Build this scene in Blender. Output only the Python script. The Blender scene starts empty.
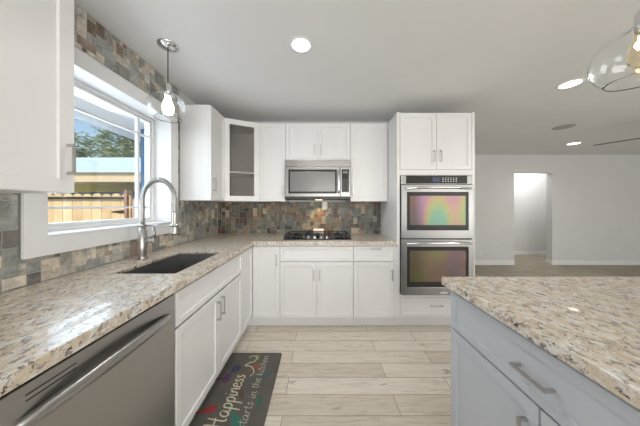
import bpy, bmesh, math, random
from mathutils import Vector, Matrix
random.seed(7)
PI = math.pi
SC = bpy.context.scene
COL = SC.collection

# ------------------------------------------------------------------ camera, world, lights, exposure
F = 217.0; CX = 319.0; HY = 206.0; CZ = 1.315
cam = bpy.data.cameras.new('camera'); co = bpy.data.objects.new('camera', cam); COL.objects.link(co)
co.location = (0, 0, CZ); co.rotation_euler = (PI/2, 0, 0)
cam.sensor_width = 36.0; cam.lens = F*36/640; cam.shift_x = 1/640; cam.shift_y = -7/640
cam.clip_start = 0.02; cam.clip_end = 200
SC.camera = co
SC.view_settings.view_transform = 'Standard'; SC.view_settings.look = 'None'
SC.view_settings.gamma = 1; SC.view_settings.use_curve_mapping = False
SC.view_settings.exposure = 0.3
w = bpy.data.worlds.new('world'); SC.world = w; w.use_nodes = True
nt = w.node_tree; nt.nodes.clear()
sky = nt.nodes.new('ShaderNodeTexSky'); sky.sky_type = 'NISHITA'; sky.sun_disc = False
sky.sun_elevation = math.radians(50); sky.sun_rotation = math.radians(200); sky.air_density = 1.3
bg = nt.nodes.new('ShaderNodeBackground'); bg.inputs[1].default_value = 0.15
wo = nt.nodes.new('ShaderNodeOutputWorld')
nt.links.new(sky.outputs[0], bg.inputs[0]); nt.links.new(bg.outputs[0], wo.inputs[0])

def light(name, kind, loc, rot, energy, color=(1, 1, 1), size=1, size_y=None, parent=None, **kw):
    l = bpy.data.lights.new(name, kind); l.energy = energy; l.color = color
    if kind == 'AREA':
        l.shape = 'RECTANGLE' if size_y else 'SQUARE'; l.size = size
        if size_y: l.size_y = size_y
    for k, v in kw.items(): setattr(l, k, v)
    o = bpy.data.objects.new(name, l); COL.objects.link(o); o.location = loc; o.rotation_euler = rot
    if parent: o.parent = parent
    return o
light('sun', 'SUN', (0, -5, 12), (math.radians(48), 0, math.radians(14)), 3.2, (1, .95, .87), angle=.01)
# fill lamps added behind the camera; daylight from the window over the sink
light('fill_rear_left', 'AREA', (.9, -3.9, 1.35), (PI/2+.3, 0, 0), 88, (1, .99, .985), 2.8, 2.0)
light('fill_rear_right', 'AREA', (5.3, -3.9, 1.35), (PI/2+.3, 0, 0), 82, (1, .99, .985), 2.8, 2.0)
light('daylight_sink_window', 'AREA', (-1.95, 1.53, 1.62), (0, -PI/2, 0), 16, (.74, .86, 1), 1.15, 1.0)

# ------------------------------------------------------------------ materials
def mat(name, col=(.8, .8, .8), rough=.5, metal=0., **kw):
    m = bpy.data.materials.new(name); m.use_nodes = True
    b = m.node_tree.nodes['Principled BSDF']
    b.inputs['Base Color'].default_value = (*col, 1); b.inputs['Roughness'].default_value = rough
    b.inputs['Metallic'].default_value = metal
    for k, v in kw.items():
        k = k.replace('_', ' ')
        if k in b.inputs: b.inputs[k].default_value = (*v, 1) if isinstance(v, tuple) else v
    return m
def N(m, t, **kw):
    n = m.node_tree.nodes.new(t)
    for k, v in kw.items(): setattr(n, k, v)
    return n
def L(m, a, b): m.node_tree.links.new(a, b)
def bsdf(m): return m.node_tree.nodes['Principled BSDF']
def coords(m, scale=(1, 1, 1), loc=(0, 0, 0), rot=(0, 0, 0), kind='Object'):
    tc = N(m, 'ShaderNodeTexCoord'); mp = N(m, 'ShaderNodeMapping')
    mp.inputs['Scale'].default_value = scale; mp.inputs['Location'].default_value = loc; mp.inputs['Rotation'].default_value = rot
    L(m, tc.outputs[kind], mp.inputs['Vector']); return mp.outputs[0]
def noise(m, vec, scale, detail=4, rough=.55, dist=0.):
    n = N(m, 'ShaderNodeTexNoise'); n.inputs['Scale'].default_value = scale; n.inputs['Detail'].default_value = detail
    n.inputs['Roughness'].default_value = rough; n.inputs['Distortion'].default_value = dist
    L(m, vec, n.inputs['Vector']); return n.outputs['Fac']
def ramp(m, fac, stops, interp='LINEAR'):
    r = N(m, 'ShaderNodeValToRGB'); r.color_ramp.interpolation = interp
    e = r.color_ramp.elements
    while len(e) < len(stops): e.new(.5)
    for i, (p, c) in enumerate(stops): e[i].position = p; e[i].color = (*c, 1) if len(c) == 3 else c
    L(m, fac, r.inputs[0]); return r.outputs[0]
def mix(m, a, b, fac, mode='MIX'):
    n = N(m, 'ShaderNodeMix', data_type='RGBA', blend_type=mode)
    for v, i in ((a, 6), (b, 7)):
        if isinstance(v, tuple): n.inputs[i].default_value = (*v, 1)
        else: L(m, v, n.inputs[i])
    if isinstance(fac, (int, float)): n.inputs[0].default_value = fac
    else: L(m, fac, n.inputs[0])
    return n.outputs[2]
def bump(m, h, strength=.2, dist=.002):
    b = N(m, 'ShaderNodeBump'); b.inputs['Strength'].default_value = strength; b.inputs['Distance'].default_value = dist
    L(m, h, b.inputs['Height']); L(m, b.outputs[0], bsdf(m).inputs['Normal'])
def varied(name, c1, c2, scale, rough=.5, bumpy=0, **kw):
    m = mat(name, c1, rough, **kw); v = coords(m)
    f = noise(m, v, scale); L(m, ramp(m, f, [(.35, c1), (.65, c2)]), bsdf(m).inputs['Base Color'])
    if bumpy: bump(m, noise(m, v, scale*8), bumpy)
    return m

M = {}
M['wall'] = varied('wall_paint', (.69, .685, .68), (.71, .705, .70), 3, .75, .08)
M['ceiling'] = varied('ceiling_paint', (.83, .83, .82), (.85, .85, .84), 2, .8, .25)
M['trim'] = mat('white_trim_paint', (.84, .835, .83), .4)
M['cab'] = varied('white_cabinet_paint', (.84, .83, .825), (.855, .845, .84), 2, .36)
M['cab_in'] = mat('cabinet_inside', (.80, .77, .74), .6)
M['grey'] = varied('grey_cabinet_paint', (.53, .555, .60), (.545, .57, .61), 2, .38)
M['nickel'] = mat('brushed_nickel', (.52, .51, .49), .32, 1.)
M['chrome'] = mat('chrome', (.75, .75, .75), .1, 1.)
M['dark'] = mat('black_plastic', (.02, .02, .022), .35)
M['shadow_gap'] = mat('dark_gasket', (.03, .03, .03), .7)
M['iron'] = mat('cast_iron', (.02, .022, .03), .45)
M['key_grey'] = mat('grey_key_print', (.16, .16, .16), .5)
M['blackglass'] = mat('black_glass', (.02, .02, .025), .06)
M['panel'] = mat('grey_control_glass', (.045, .042, .04), .2, IOR=1.25)
M['plate'] = mat('white_plastic', (.75, .73, .68), .35)
M['display'] = mat('blue_display', (.01, .015, .05), .2, Emission_Color=(.05, .1, .5), Emission_Strength=.08)
M['white_cer'] = mat('white_ceramic', (.85, .85, .83), .2)

def steel(name, col=(.60, .59, .58), rough=.3, axis=(1, 60, 60)):
    m = mat(name, col, rough, 1.); v = coords(m, axis)
    f = noise(m, v, 6, 3); r = N(m, 'ShaderNodeMapRange'); r.inputs[3].default_value = rough-.06; r.inputs[4].default_value = rough+.08
    L(m, f, r.inputs[0]); L(m, r.outputs[0], bsdf(m).inputs['Roughness'])
    bump(m, f, .03, .001); return m
M['steel'] = steel('stainless_steel', (.31, .305, .30))
M['dwsteel'] = steel('dishwasher_steel', (.45, .44, .43), .36)
M['sinksteel'] = steel('sink_steel', (.36, .355, .35), .42, (60, 2, 60))

def granite():
    m = mat('speckled_granite', (.7, .63, .52), .30, Coat_Weight=.35, Coat_Roughness=.03)
    def v(k): return coords(m, (1.15, .8, 1), (k, k*2, 0), (0, 0, .55))
    base = ramp(m, noise(m, v(0), 20, 6, .7, .6), [(.30, (.50, .40, .29)), (.45, (.64, .53, .39)), (.56, (.70, .61, .48)), (.72, (.56, .45, .33))])
    wht = ramp(m, noise(m, v(2), 30, 6, .75, .3), [(.49, (0, 0, 0)), (.57, (1, 1, 1))])
    c = mix(m, base, (.76, .74, .70), wht)
    gry = ramp(m, noise(m, v(5), 44, 5, .75, .3), [(.54, (0, 0, 0)), (.60, (1, 1, 1))])
    c = mix(m, c, (.27, .24, .23), gry)
    brn = ramp(m, noise(m, v(8), 34, 6, .78, .3), [(.575, (0, 0, 0)), (.62, (1, 1, 1))])
    c = mix(m, c, (.17, .095, .065), brn)
    blk = ramp(m, noise(m, v(11), 55, 5, .72, .3), [(.60, (0, 0, 0)), (.64, (1, 1, 1))])
    c = mix(m, c, (.04, .035, .04), blk)
    L(m, c, bsdf(m).inputs['Base Color']); return m
M['granite'] = granite()

def floor_mat():
    m = mat('whitewashed_wood_plank', (.6, .55, .48), .42)
    v = coords(m, (1, 1, 1), (0.23, -1.36+.152*20, 0))
    b = N(m, 'ShaderNodeTexBrick'); b.offset = .37; b.offset_frequency = 2; b.squash = 1
    b.inputs['Scale'].default_value = 1; b.inputs['Brick Width'].default_value = 1.18; b.inputs['Row Height'].default_value = .152
    b.inputs['Mortar Size'].default_value = .0022; b.inputs['Mortar Smooth'].default_value = .2; b.inputs['Bias'].default_value = 0
    b.inputs['Color1'].default_value = (.0, .0, .0, 1); b.inputs['Color2'].default_value = (1, 1, 1, 1); b.inputs['Mortar'].default_value = (.5, .5, .5, 1)
    L(m, v, b.inputs['Vector'])
    tone = ramp(m, b.outputs['Color'], [(0, (.66, .59, .49)), (.5, (.75, .69, .59)), (1, (.82, .765, .68))])
    # offset grain per board
    add = N(m, 'ShaderNodeVectorMath', operation='MULTIPLY_ADD'); add.inputs[1].default_value = (7, 3, 5)
    L(m, b.outputs['Color'], add.inputs[0]); L(m, v, add.inputs[2])
    mp = N(m, 'ShaderNodeMapping'); mp.inputs['Scale'].default_value = (1.2, 14, 1); L(m, add.outputs[0], mp.inputs[0])
    g = ramp(m, noise(m, mp.outputs[0], 3.2, 6, .65, 1.2), [(.32, (.70, .68, .64)), (.5, (1, 1, 1)), (.75, (1.12, 1.12, 1.12))])
    c = mix(m, tone, g, .8, 'MULTIPLY')
    mp2 = N(m, 'ShaderNodeMapping'); mp2.inputs['Scale'].default_value = (1.6, 5, 1); L(m, add.outputs[0], mp2.inputs[0])
    k = ramp(m, noise(m, mp2.outputs[0], 3.5, 3, .5, .6), [(.66, (0, 0, 0)), (.76, (1, 1, 1))])
    c = mix(m, c, (.36, .32, .27), k)
    c = mix(m, c, (.27, .23, .18), b.outputs['Fac'])
    L(m, c, bsdf(m).inputs['Base Color'])
    inv = N(m, 'ShaderNodeMath', operation='SUBTRACT'); inv.inputs[0].default_value = 1; L(m, b.outputs['Fac'], inv.inputs[1])
    bump(m, inv.outputs[0], .5, .002); return m
M['floor'] = floor_mat()

def slate():
    m = mat('slate_mosaic', (.4, .4, .4), .42); v = coords(m)
    a = N(m, 'ShaderNodeAttribute', attribute_name='tone')
    n1 = noise(m, v, 22, 5, .65, .8)
    c = mix(m, a.outputs['Color'], ramp(m, n1, [(.3, (.55, .55, .56)), (.5, (1, 1, 1)), (.72, (1.4, 1.3, 1.15))]), .9, 'MULTIPLY')
    L(m, c, bsdf(m).inputs['Base Color']); bump(m, noise(m, v, 60, 5, .6), .35, .003); return m
M['slate'] = slate()
M['grout'] = varied('grout', (.42, .39, .34), (.5, .47, .41), 30, .9)

def glass(name, col=(1, 1, 1), rough=0., ior=1.45):
    m = mat(name, col, rough, 0., Transmission_Weight=1., IOR=ior); return m
M['glass'] = glass('clear_glass', (.98, .99, .99))
M['cabglass'] = glass('smoky_cabinet_glass', (.84, .82, .80), .12)
def pane_mat():
    m = bpy.data.materials.new('window_pane_glass'); m.use_nodes = True; t = m.node_tree; t.nodes.clear()
    tr = t.nodes.new('ShaderNodeBsdfTransparent'); gl = t.nodes.new('ShaderNodeBsdfGlossy'); gl.inputs['Roughness'].default_value = .01
    mx = t.nodes.new('ShaderNodeMixShader'); mx.inputs[0].default_value = .05; o = t.nodes.new('ShaderNodeOutputMaterial')
    tr.inputs[0].default_value = (.96, .98, .98, 1)
    t.links.new(tr.outputs[0], mx.inputs[1]); t.links.new(gl.outputs[0], mx.inputs[2]); t.links.new(mx.outputs[0], o.inputs[0]); return m
M['pane'] = pane_mat()
M['ovenglass'] = mat('tinted_oven_glass', (.13, .12, .065), .14, .0, IOR=1.75, Thin_Film_IOR=1.60)
of = M['ovenglass']; _r = N(of, 'ShaderNodeMapRange'); _r.inputs[1].default_value = .3; _r.inputs[2].default_value = .7; _r.inputs[3].default_value = 330; _r.inputs[4].default_value = 470
L(of, noise(of, coords(of, (1.6, 1, .6)), 2.2, 0), _r.inputs[0]); L(of, _r.outputs[0], bsdf(of).inputs['Thin Film Thickness'])
M['mwglass'] = mat('microwave_window', (.20, .195, .19), .22, .2)
def emis(name, col, s):
    return mat(name, (.9, .9, .9), .5, Emission_Color=col, Emission_Strength=s)
M['lamp'] = emis('lamp_lens', (1, .98, .94), 6)
M['filament'] = emis('filament', (1, .55, .18), 30)
M['filament_white'] = emis('bright_filament', (1, .93, .82), 120)
M['bulbglass'] = mat('amber_bulb_glass', (1, .88, .66), .0, Transmission_Weight=1., IOR=1.1)
M['mat'] = varied('dark_mat', (.095, .088, .078), (.12, .112, .098), 6, .75, .1)

# ------------------------------------------------------------------ mesh helpers
class MB:
    def __init__(s): s.bm = bmesh.new()
    def _tag(s, before, mi):
        for f in s.bm.faces:
            if f not in before: f.material_index = mi
    def box(s, x0, y0, z0, x1, y1, z1, bev=0., mi=0, seg=2, mtx=None):
        b = bmesh.new(); bmesh.ops.create_cube(b, size=1)
        for v in b.verts: v.co = Vector(((x0+x1)/2+v.co.x*(x1-x0), (y0+y1)/2+v.co.y*(y1-y0), (z0+z1)/2+v.co.z*(z1-z0)))
        if bev: bmesh.ops.bevel(b, geom=b.edges[:], offset=bev, segments=seg, affect='EDGES', profile=.7)
        return s.add(b, mtx, mi)
    def add(s, b, mtx=None, mi=0):
        vs = [s.bm.verts.new(mtx @ v.co if mtx else v.co) for v in b.verts]; b.verts.index_update()
        for f in b.faces:
            try: nf = s.bm.faces.new([vs[v.index] for v in f.verts]); nf.material_index = mi; nf.smooth = f.smooth
            except ValueError: pass
        b.free(); return s
    def cyl(s, p0, p1, r, r2=None, n=24, mi=0):
        p0, p1 = Vector(p0), Vector(p1); d = p1-p0; b = bmesh.new()
        bmesh.ops.create_cone(b, cap_ends=True, segments=n, radius1=r, radius2=r if r2 is None else r2, depth=d.length)
        for f in b.faces: f.smooth = len(f.verts) == 4
        mtx = Matrix.Translation((p0+p1)/2) @ d.to_track_quat('Z', 'Y').to_matrix().to_4x4()
        return s.add(b, mtx, mi)
    def tube(s, pts, r, n=10, mi=0, flat=1., closed=False):
        pts = [Vector(p) for p in pts]; m = len(pts); rings = []; up = None
        for i, p in enumerate(pts):
            t = (pts[min(i+1, m-1)]-pts[max(i-1, 0)]).normalized()
            if up is None:
                up = Vector((0, 0, 1)) if abs(t.z) < .9 else Vector((0, 1, 0))
            sd = t.cross(up).normalized(); up = sd.cross(t).normalized()
            rr = r[i] if isinstance(r, (list, tuple)) else r
            rings.append([s.bm.verts.new(p+sd*math.cos(2*PI*k/n)*rr+up*math.sin(2*PI*k/n)*rr*flat) for k in range(n)])
        for a, b in zip(rings, rings[1:]):
            for k in range(n):
                f = s.bm.faces.new((a[k], a[(k+1) % n], b[(k+1) % n], b[k])); f.smooth = True; f.material_index = mi
        for rg in (rings[0][::-1], rings[-1]):
            f = s.bm.faces.new(rg); f.material_index = mi
        return s
    def lathe(s, prof, c=(0, 0, 0), n=40, mi=0, smooth=True):
        c = Vector(c); rings = []
        for r, z in prof:
            if r < 1e-6: rings.append([s.bm.verts.new(c+Vector((0, 0, z)))])
            else: rings.append([s.bm.verts.new(c+Vector((r*math.cos(2*PI*k/n), r*math.sin(2*PI*k/n), z))) for k in range(n)])
        for a, b in zip(rings, rings[1:]):
            for k in range(n):
                k2 = (k+1) % n
                vs = [a[0] if len(a) == 1 else a[k]]
                if len(a) > 1: vs.append(a[k2])
                if len(b) > 1: vs.append(b[k2])
                vs.append(b[0] if len(b) == 1 else b[k])
                if len(vs) >= 3:
                    f = s.bm.faces.new(vs); f.smooth = smooth; f.material_index = mi
        return s
    def prism(s, poly, axis, a, b, mi=0):
        # poly: list of 2D points; axis 0/1/2 extrusion axis between a and b
        def P(u, v, t):
            return {0: (t, u, v), 1: (u, t, v), 2: (u, v, t)}[axis]
        A = [s.bm.verts.new(P(u, v, a)) for u, v in poly]; B = [s.bm.verts.new(P(u, v, b)) for u, v in poly]
        n = len(poly)
        fs = [s.bm.faces.new(A[::-1]), s.bm.faces.new(B)]+[s.bm.faces.new((A[i], A[(i+1) % n], B[(i+1) % n], B[i])) for i in range(n)]
        for f in fs: f.material_index = mi
        return s
    def build(s, name, mats, parent=None, loc=None, rot=None):
        bmesh.ops.recalc_face_normals(s.bm, faces=s.bm.faces[:])
        me = bpy.data.meshes.new(name); s.bm.to_mesh(me); s.bm.free()
        for m in (mats if isinstance(mats, (list, tuple)) else [mats]): me.materials.append(M[m] if isinstance(m, str) else m)
        o = bpy.data.objects.new(name, me); COL.objects.link(o)
        if parent: o.parent = parent
        if loc: o.location = loc
        if rot: o.rotation_euler = rot
        return o
def tag(o, label=None, cat=None, group=None, kind=None):
    if label: o['label'] = label
    if cat: o['category'] = cat
    if group: o['group'] = group
    if kind: o['kind'] = kind
    return o
def thing(name, label, cat, loc=(0, 0, 0), rz=0, group=None):
    o = bpy.data.objects.new(name, None); COL.objects.link(o); o.empty_display_size = .1
    o.location = loc; o.rotation_euler = (0, 0, rz); return tag(o, label, cat, group)
def struct(name, mb, m, **kw): return tag(mb.build(name, m, **kw), kind='structure')
def smoothpath(p, k=8):
    p = [Vector(q) for q in p]; out = []
    for i in range(len(p)-1):
        a, b, c, d = p[max(i-1, 0)], p[i], p[i+1], p[min(i+2, len(p)-1)]
        for j in range(k):
            t = j/k; out.append(.5*((2*b)+(c-a)*t+(2*a-5*b+4*c-d)*t*t+(3*b-a-3*c+d)*t**3))
    out.append(p[-1]); return out

# ------------------------------------------------------------------ measures
WX = -1.37; BY = 2.93; H = 2.46; FY = 4.84; FACE = 2.31; LF = -.708
CT = .94; CB = .90

# ------------------------------------------------------------------ room shell
struct('floor', MB().box(-1.58, -4.1, -.05, 8.6, 3.0, 0), 'floor')
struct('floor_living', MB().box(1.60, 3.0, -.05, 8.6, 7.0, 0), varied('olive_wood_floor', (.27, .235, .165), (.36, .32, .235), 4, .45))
struct('ceiling', MB().box(-1.58, -4.1, H, 8.6, 7.0, H+.08), 'ceiling')
wl = MB()   # left wall with window opening
wy0, wy1, wz0, wz1 = 1.077, 1.99, 1.16, 2.105
for a in ((-4.0, 0, wy0, H), (wy1, 0, BY+.1, H), (wy0, 0, wy1, wz0), (wy0, wz1, wy1, H)):
    wl.box(-1.58, a[0], a[1], WX-.01, a[2], a[3])
struct('wall_left', wl, 'wall')
struct('wall_back', MB().box(-1.38, BY+.01, 0, 1.70, BY+.12, H), 'wall')
struct('wall_side', MB().box(1.66, BY+.12, 0, 1.70, FY, H), 'wall')
wf = MB(); wf.box(1.66, FY, 0, 4.352, FY+.12, H); wf.box(5.20, FY, 0, 8.52, FY+.12, H); wf.box(4.352, FY, 2.06, 5.20, FY+.12, H)
struct('wall_far', wf, 'wall')
struct('wall_hall_back', MB().box(3.0, 5.85, 0, 7.2, 5.95, H), 'wall')
struct('wall_hall_left', MB().box(3.0, FY+.12, 0, 3.1, 5.85, H), 'wall')
struct('wall_hall_right', MB().box(7.1, FY+.12, 0, 7.2, 5.85, H), 'wall')
struct('wall_right', MB().box(8.5, -4.0, 0, 8.6, FY, H), 'wall')
wr = MB(); ops = ((-.5, 2.3), (3.9, 6.7))
wr.box(-1.58, -4.1, 0, -.5, -4.0, H); wr.box(2.3, -4.1, 0, 3.9, -4.0, H); wr.box(6.7, -4.1, 0, 8.6, -4.0, H)
for a, b in ops: wr.box(a, -4.1, 2.3, b, -4.0, H); wr.box(a, -4.1, 0, b, -4.0, .25)
struct('wall_rear', wr, 'wall')
for i, (a, b) in enumerate(ops):  # unseen rear windows, added as openings for the fill lamps
    fr = MB()
    for x in (a, (a+b)/2-.03, b-.06): fr.box(x, -4.08, .25, x+.06, -4.02, 2.3)
    fr.box(a, -4.08, .25, b, -4.02, .31); fr.box(a, -4.08, 2.24, b, -4.02, 2.3)
    o = struct('window_%d' % (i+2), fr, 'trim')
    p = MB().box(a+.05, -4.055, .3, b-.05, -4.045, 2.25).build('pane', 'pane', o)
def baseboard(name, x0, y0, x1, y1):
    struct(name, MB().box(x0, y0, .001, x1, y1, .10, .004), 'trim')
baseboard('baseboard_far_left', 1.70, FY-.014, 4.352, FY-.001)
baseboard('baseboard_far_right', 5.20, FY-.014, 8.5, FY-.001)
baseboard('baseboard_hall', 3.1, 5.835, 7.1, 5.849)
baseboard('baseboard_jamb', 5.186, FY-.014, 5.199, FY+.134)
light('hall_lamp_light', 'AREA', (5.3, 5.4, 2.42), (0, 0, 0), 17, (1, .99, .97), 1.4, .7)

# ------------------------------------------------------------------ tiles
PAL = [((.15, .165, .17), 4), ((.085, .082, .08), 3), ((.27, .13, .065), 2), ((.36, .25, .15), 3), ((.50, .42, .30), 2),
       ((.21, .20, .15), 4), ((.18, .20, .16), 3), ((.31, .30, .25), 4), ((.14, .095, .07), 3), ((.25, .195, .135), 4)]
PAL_GLARE = [((.36, .37, .35), 4), ((.20, .19, .18), 2), ((.34, .26, .21), 1), ((.54, .47, .39), 3), ((.66, .60, .51), 5),  # left wall tiles: glare painted in as paler, greyer tones
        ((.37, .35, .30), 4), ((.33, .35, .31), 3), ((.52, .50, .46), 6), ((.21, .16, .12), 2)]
def mosaic(name, u0, u1, v0, v1, cell, mask, to3d, nrm, pal, label, seed, big):
    rnd = random.Random(seed); nu = int(round((u1-u0)/cell)); nv = int(round((v1-v0)/cell))
    cu = (u1-u0)/nu; cv = (v1-v0)/nv; px_ = None
    ok = [[mask(u0+(i+.5)*cu, v0+(j+.5)*cv) for j in range(nv)] for i in range(nu)]
    bm = bmesh.new(); tone = bm.loops.layers.float_color.new('tone')
    cols = [c for c, wt in pal for _ in range(wt)]
    sizes = [(4, 4)]*big+[(4, 3), (3, 4)]*big+[(3, 3)]*2+[(4, 2), (2, 4), (2, 3), (3, 2)]*3+[(2, 2)]*5+[(1, 1)]*3+[(2, 1), (1, 2)]*2
    nrm = Vector(nrm)
    for j in range(nv):
        for i in range(nu):
            if not ok[i][j]: continue
            w_, h_ = rnd.choice(sizes)
            while True:
                if i+w_ <= nu and j+h_ <= nv and all(ok[i+a][j+b] for a in range(w_) for b in range(h_)): break
                if w_ > 1 and (w_ >= h_): w_ -= 1
                else: h_ -= 1
            for a in range(w_):
                for b in range(h_): ok[i+a][j+b] = False
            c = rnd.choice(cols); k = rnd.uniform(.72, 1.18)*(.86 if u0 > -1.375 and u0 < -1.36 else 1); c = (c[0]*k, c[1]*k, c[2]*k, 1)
            g = .0016; a0 = u0+i*cu+g; a1 = u0+(i+w_)*cu-g; b0 = v0+j*cv+g; b1 = v0+(j+h_)*cv-g
            e = .0018; t = .008+rnd.uniform(-.001, .0015)
            q = [(a0, b0), (a1, b0), (a1, b1), (a0, b1)]
            qi = [(a0+e, b0+e), (a1-e, b0+e), (a1-e, b1-e), (a0+e, b1-e)]
            A = [bm.verts.new(to3d(*p)+nrm*.001) for p in q]; B = [bm.verts.new(to3d(*p)+nrm*(t-.002)) for p in q]; C_ = [bm.verts.new(to3d(*p)+nrm*t) for p in qi]
            fs = [bm.faces.new(C_)]
            for r0, r1 in ((A, B), (B, C_)):
                for n in range(4): fs.append(bm.faces.new((r0[n], r0[(n+1) % 4], r1[(n+1) % 4], r1[n])))
            for f in fs:
                for lp in f.loops: lp[tone] = c
    # grout bed: one strip per grid row run
    for j in range(nv):
        i = 0
        while i < nu:
            if mask(u0+(i+.5)*cu, v0+(j+.5)*cv):
                k = i
                while k < nu and mask(u0+(k+.5)*cu, v0+(j+.5)*cv): k += 1
                q = [(u0+i*cu, v0+j*cv), (u0+k*cu, v0+j*cv), (u0+k*cu, v0+(j+1)*cv), (u0+i*cu, v0+(j+1)*cv)]
                f = bm.faces.new([bm.verts.new(to3d(*p)+nrm*.0055) for p in q]); f.material_index = 1; i = k
            else: i += 1
    bmesh.ops.recalc_face_normals(bm, faces=bm.faces[:])
    me = bpy.data.meshes.new(name); bm.to_mesh(me); bm.free(); me.materials.append(M['slate']); me.materials.append(M['grout'])
    o = bpy.data.objects.new(name, me); COL.objects.link(o)
    # faces must look along nrm
    if me.polygons and Vector(me.polygons[0].normal).dot(nrm) < 0: me.flip_normals()
    tag(o, label, 'backsplash'); return o
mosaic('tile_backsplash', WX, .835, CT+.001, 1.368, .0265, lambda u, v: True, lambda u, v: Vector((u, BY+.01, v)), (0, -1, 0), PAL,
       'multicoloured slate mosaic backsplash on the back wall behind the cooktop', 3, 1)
def lmask(y, z):
    if .990 < y < 2.09 and 1.062 < z < 2.205: return False
    if y > 2.128 and z > 1.366: return False
    if y < .946 and z > 1.366: return False
    return True
mosaic('tile_backsplash', -.2, BY-.002, CT+.001, H-.004, .0265, lmask, lambda u, v: Vector((WX-.01, u, v)), (1, 0, 0), PAL_GLARE,
       'slate mosaic tiling, colours lightened for glare, around the sink window on the left wall', 5, 2)

# ------------------------------------------------------------------ window over the sink
cs = MB(); X1 = WX+.018
cs.box(WX+.002, .995, 1.069, X1, wy0, 2.20, .002); cs.box(WX+.002, wy1, 1.069, X1, 2.084, 2.20, .002)
cs.box(WX+.002, wy0, wz1, X1, wy1, 2.20, .002); cs.box(WX+.002, wy0, 1.069, X1, wy1, wz0, .002)
struct('trim_1', cs, 'trim')
jb = MB()
jb.box(-1.52, wy0, wz0, X1-.001, wy0+.006, wz1); jb.box(-1.52, wy1-.006, wz0, X1-.001, wy1, wz1)
jb.box(-1.52, wy0+.006, wz1-.006, X1-.001, wy1-.006, wz1); jb.box(-1.52, wy0+.006, wz0, X1+.004, wy1-.006, wz0+.012, .002)
struct('trim_2', jb, 'trim')
fr = MB(); a, b, c, d = wy0+.006, wy1-.006, wz0+.012, wz1-.006
def frame(mb, x0, x1, a, b, c, d, t):
    mb.box(x0, a, c, x1, a+t, d, .002); mb.box(x0, b-t, c, x1, b, d, .002)
    mb.box(x0, a+t, c, x1, b-t, c+t, .002); mb.box(x0, a+t, d-t, x1, b-t, d, .002)
frame(fr, -1.575, -1.50, a, b, c, d, .024); frame(fr, -1.555, -1.515, a+.024, b-.024, c+.024, d-.024, .02)
win = struct('window_1', fr, 'trim')
MB().box(-1.537, a+.04, c+.04, -1.533, b-.04, d-.04).build('pane', 'pane', win)
mu = MB()
for y in (1.205, 1.832): mu.box(-1.546, y-.011, c+.042, -1.524, y+.011, d-.042, .002)
for z in (1.305, 1.93): mu.box(-1.545, a+.042, z-.008, -1.525, b-.042, z+.008, .002)
mu.build('window_grille', 'trim', win)

# ------------------------------------------------------------------ cabinets
def shaker(wd, ht, t=.02, stile=.058, rec=.009, glazed=False):
    """door panel: x -w/2..w/2, z 0..h, front at y=0, back at y=t"""
    b = bmesh.new(); bmesh.ops.create_cube(b, size=1)
    for v in b.verts: v.co = Vector((v.co.x*wd, (v.co.y+.5)*t, (v.co.z+.5)*ht))
    bmesh.ops.bevel(b, geom=b.edges[:], offset=.002, segments=2, affect='EDGES')
    b.faces.ensure_lookup_table(); fr_ = min(b.faces, key=lambda f: f.calc_center_median().y)
    bmesh.ops.inset_region(b, faces=[fr_], thickness=stile)
    bmesh.ops.inset_region(b, faces=[fr_], thickness=.004, depth=0)
    for v in fr_.verts: v.co.y += rec
    if glazed:
        bk = max(b.faces, key=lambda f: f.calc_center_median().y)
        bmesh.ops.inset_region(b, faces=[bk], thickness=stile+.002)
        a_, c_ = list(fr_.verts), list(bk.verts)
        bmesh.ops.delete(b, geom=[fr_, bk], context='FACES_ONLY')
        for v in a_:
            pass
        es = [e for e in b.edges if len(e.link_faces) == 1]
        bmesh.ops.bridge_loops(b, edges=es)
    return b
def pull(parent, x, z, length=.125, vert=True, name='handle', proud=.03):
    m = MB(); h = length/2; t = .005
    if vert:
        m.box(x-t, -proud, z-h, x+t, -proud+.007, z+h, .0015)
        for s in (-1, 1): m.box(x-t, -proud+.004, z+s*(h-.006)-.005, x+t, .002, z+s*(h-.006)+.005, .001)
    else:
        m.box(x-h, -proud, z-t, x+h, -proud+.007, z+t, .0015)
        for s in (-1, 1): m.box(x+s*(h-.006)-.005, -proud+.004, z-t, x+s*(h-.006)+.005, .002, z+t, .001)
    o = m.build(name, 'nickel', parent); return o
def front(root, kind, x0, x1, z0, z1, mt='cab', handle=None, stile=.058, glazed=False):
    """a door or drawer front between x0..x1; handle=(x, z, vert, len) in cabinet space"""
    g = .0018; wd = x1-x0-2*g; ht = z1-z0-2*g
    b = shaker(wd, ht, stile=stile, glazed=glazed)
    m = MB(); m.add(b); o = m.build(kind, mt, root, loc=((x0+x1)/2, -.02, z0+g))
    if glazed:
        MB().box(-wd/2+stile-.004, .009, stile-.004, wd/2-stile+.004, .013, ht-stile+.004).build('glass_pane', 'cabglass', o)
    if handle:
        hx, hz, vt, ln = handle
        pull(o, hx-(x0+x1)/2, hz-z0-g, ln, vt)
    return o
def carcass(root, x0, x1, depth, z0, z1, mt='cab', toe=0, hollow=False, name='body'):
    m = MB(); zz = z0+toe
    if hollow:
        t = .018
        m.box(x0, 0, zz, x0+t, depth, z1); m.box(x1-t, 0, zz, x1, depth, z1)
        m.box(x0+t, 0, zz, x1-t, depth, zz+t)
        m.box(x0+t, depth-.01, zz+t, x1-t, depth, z1)
        m.box(x0+t, 0, z1-.03, x1-t, .02, z1)
    else: m.box(x0, 0, zz, x1, depth, z1, .001)
    o = m.build(name, mt, root)
    if toe: MB().box(x0, .06, z0, x1, .075, zz-.0005).build('toe_kick', mt, root)
    return o
G_BASE = 'white base cabinets'; G_UP = 'white wall cabinets'
TK = .125; BT = CB-.001
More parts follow.
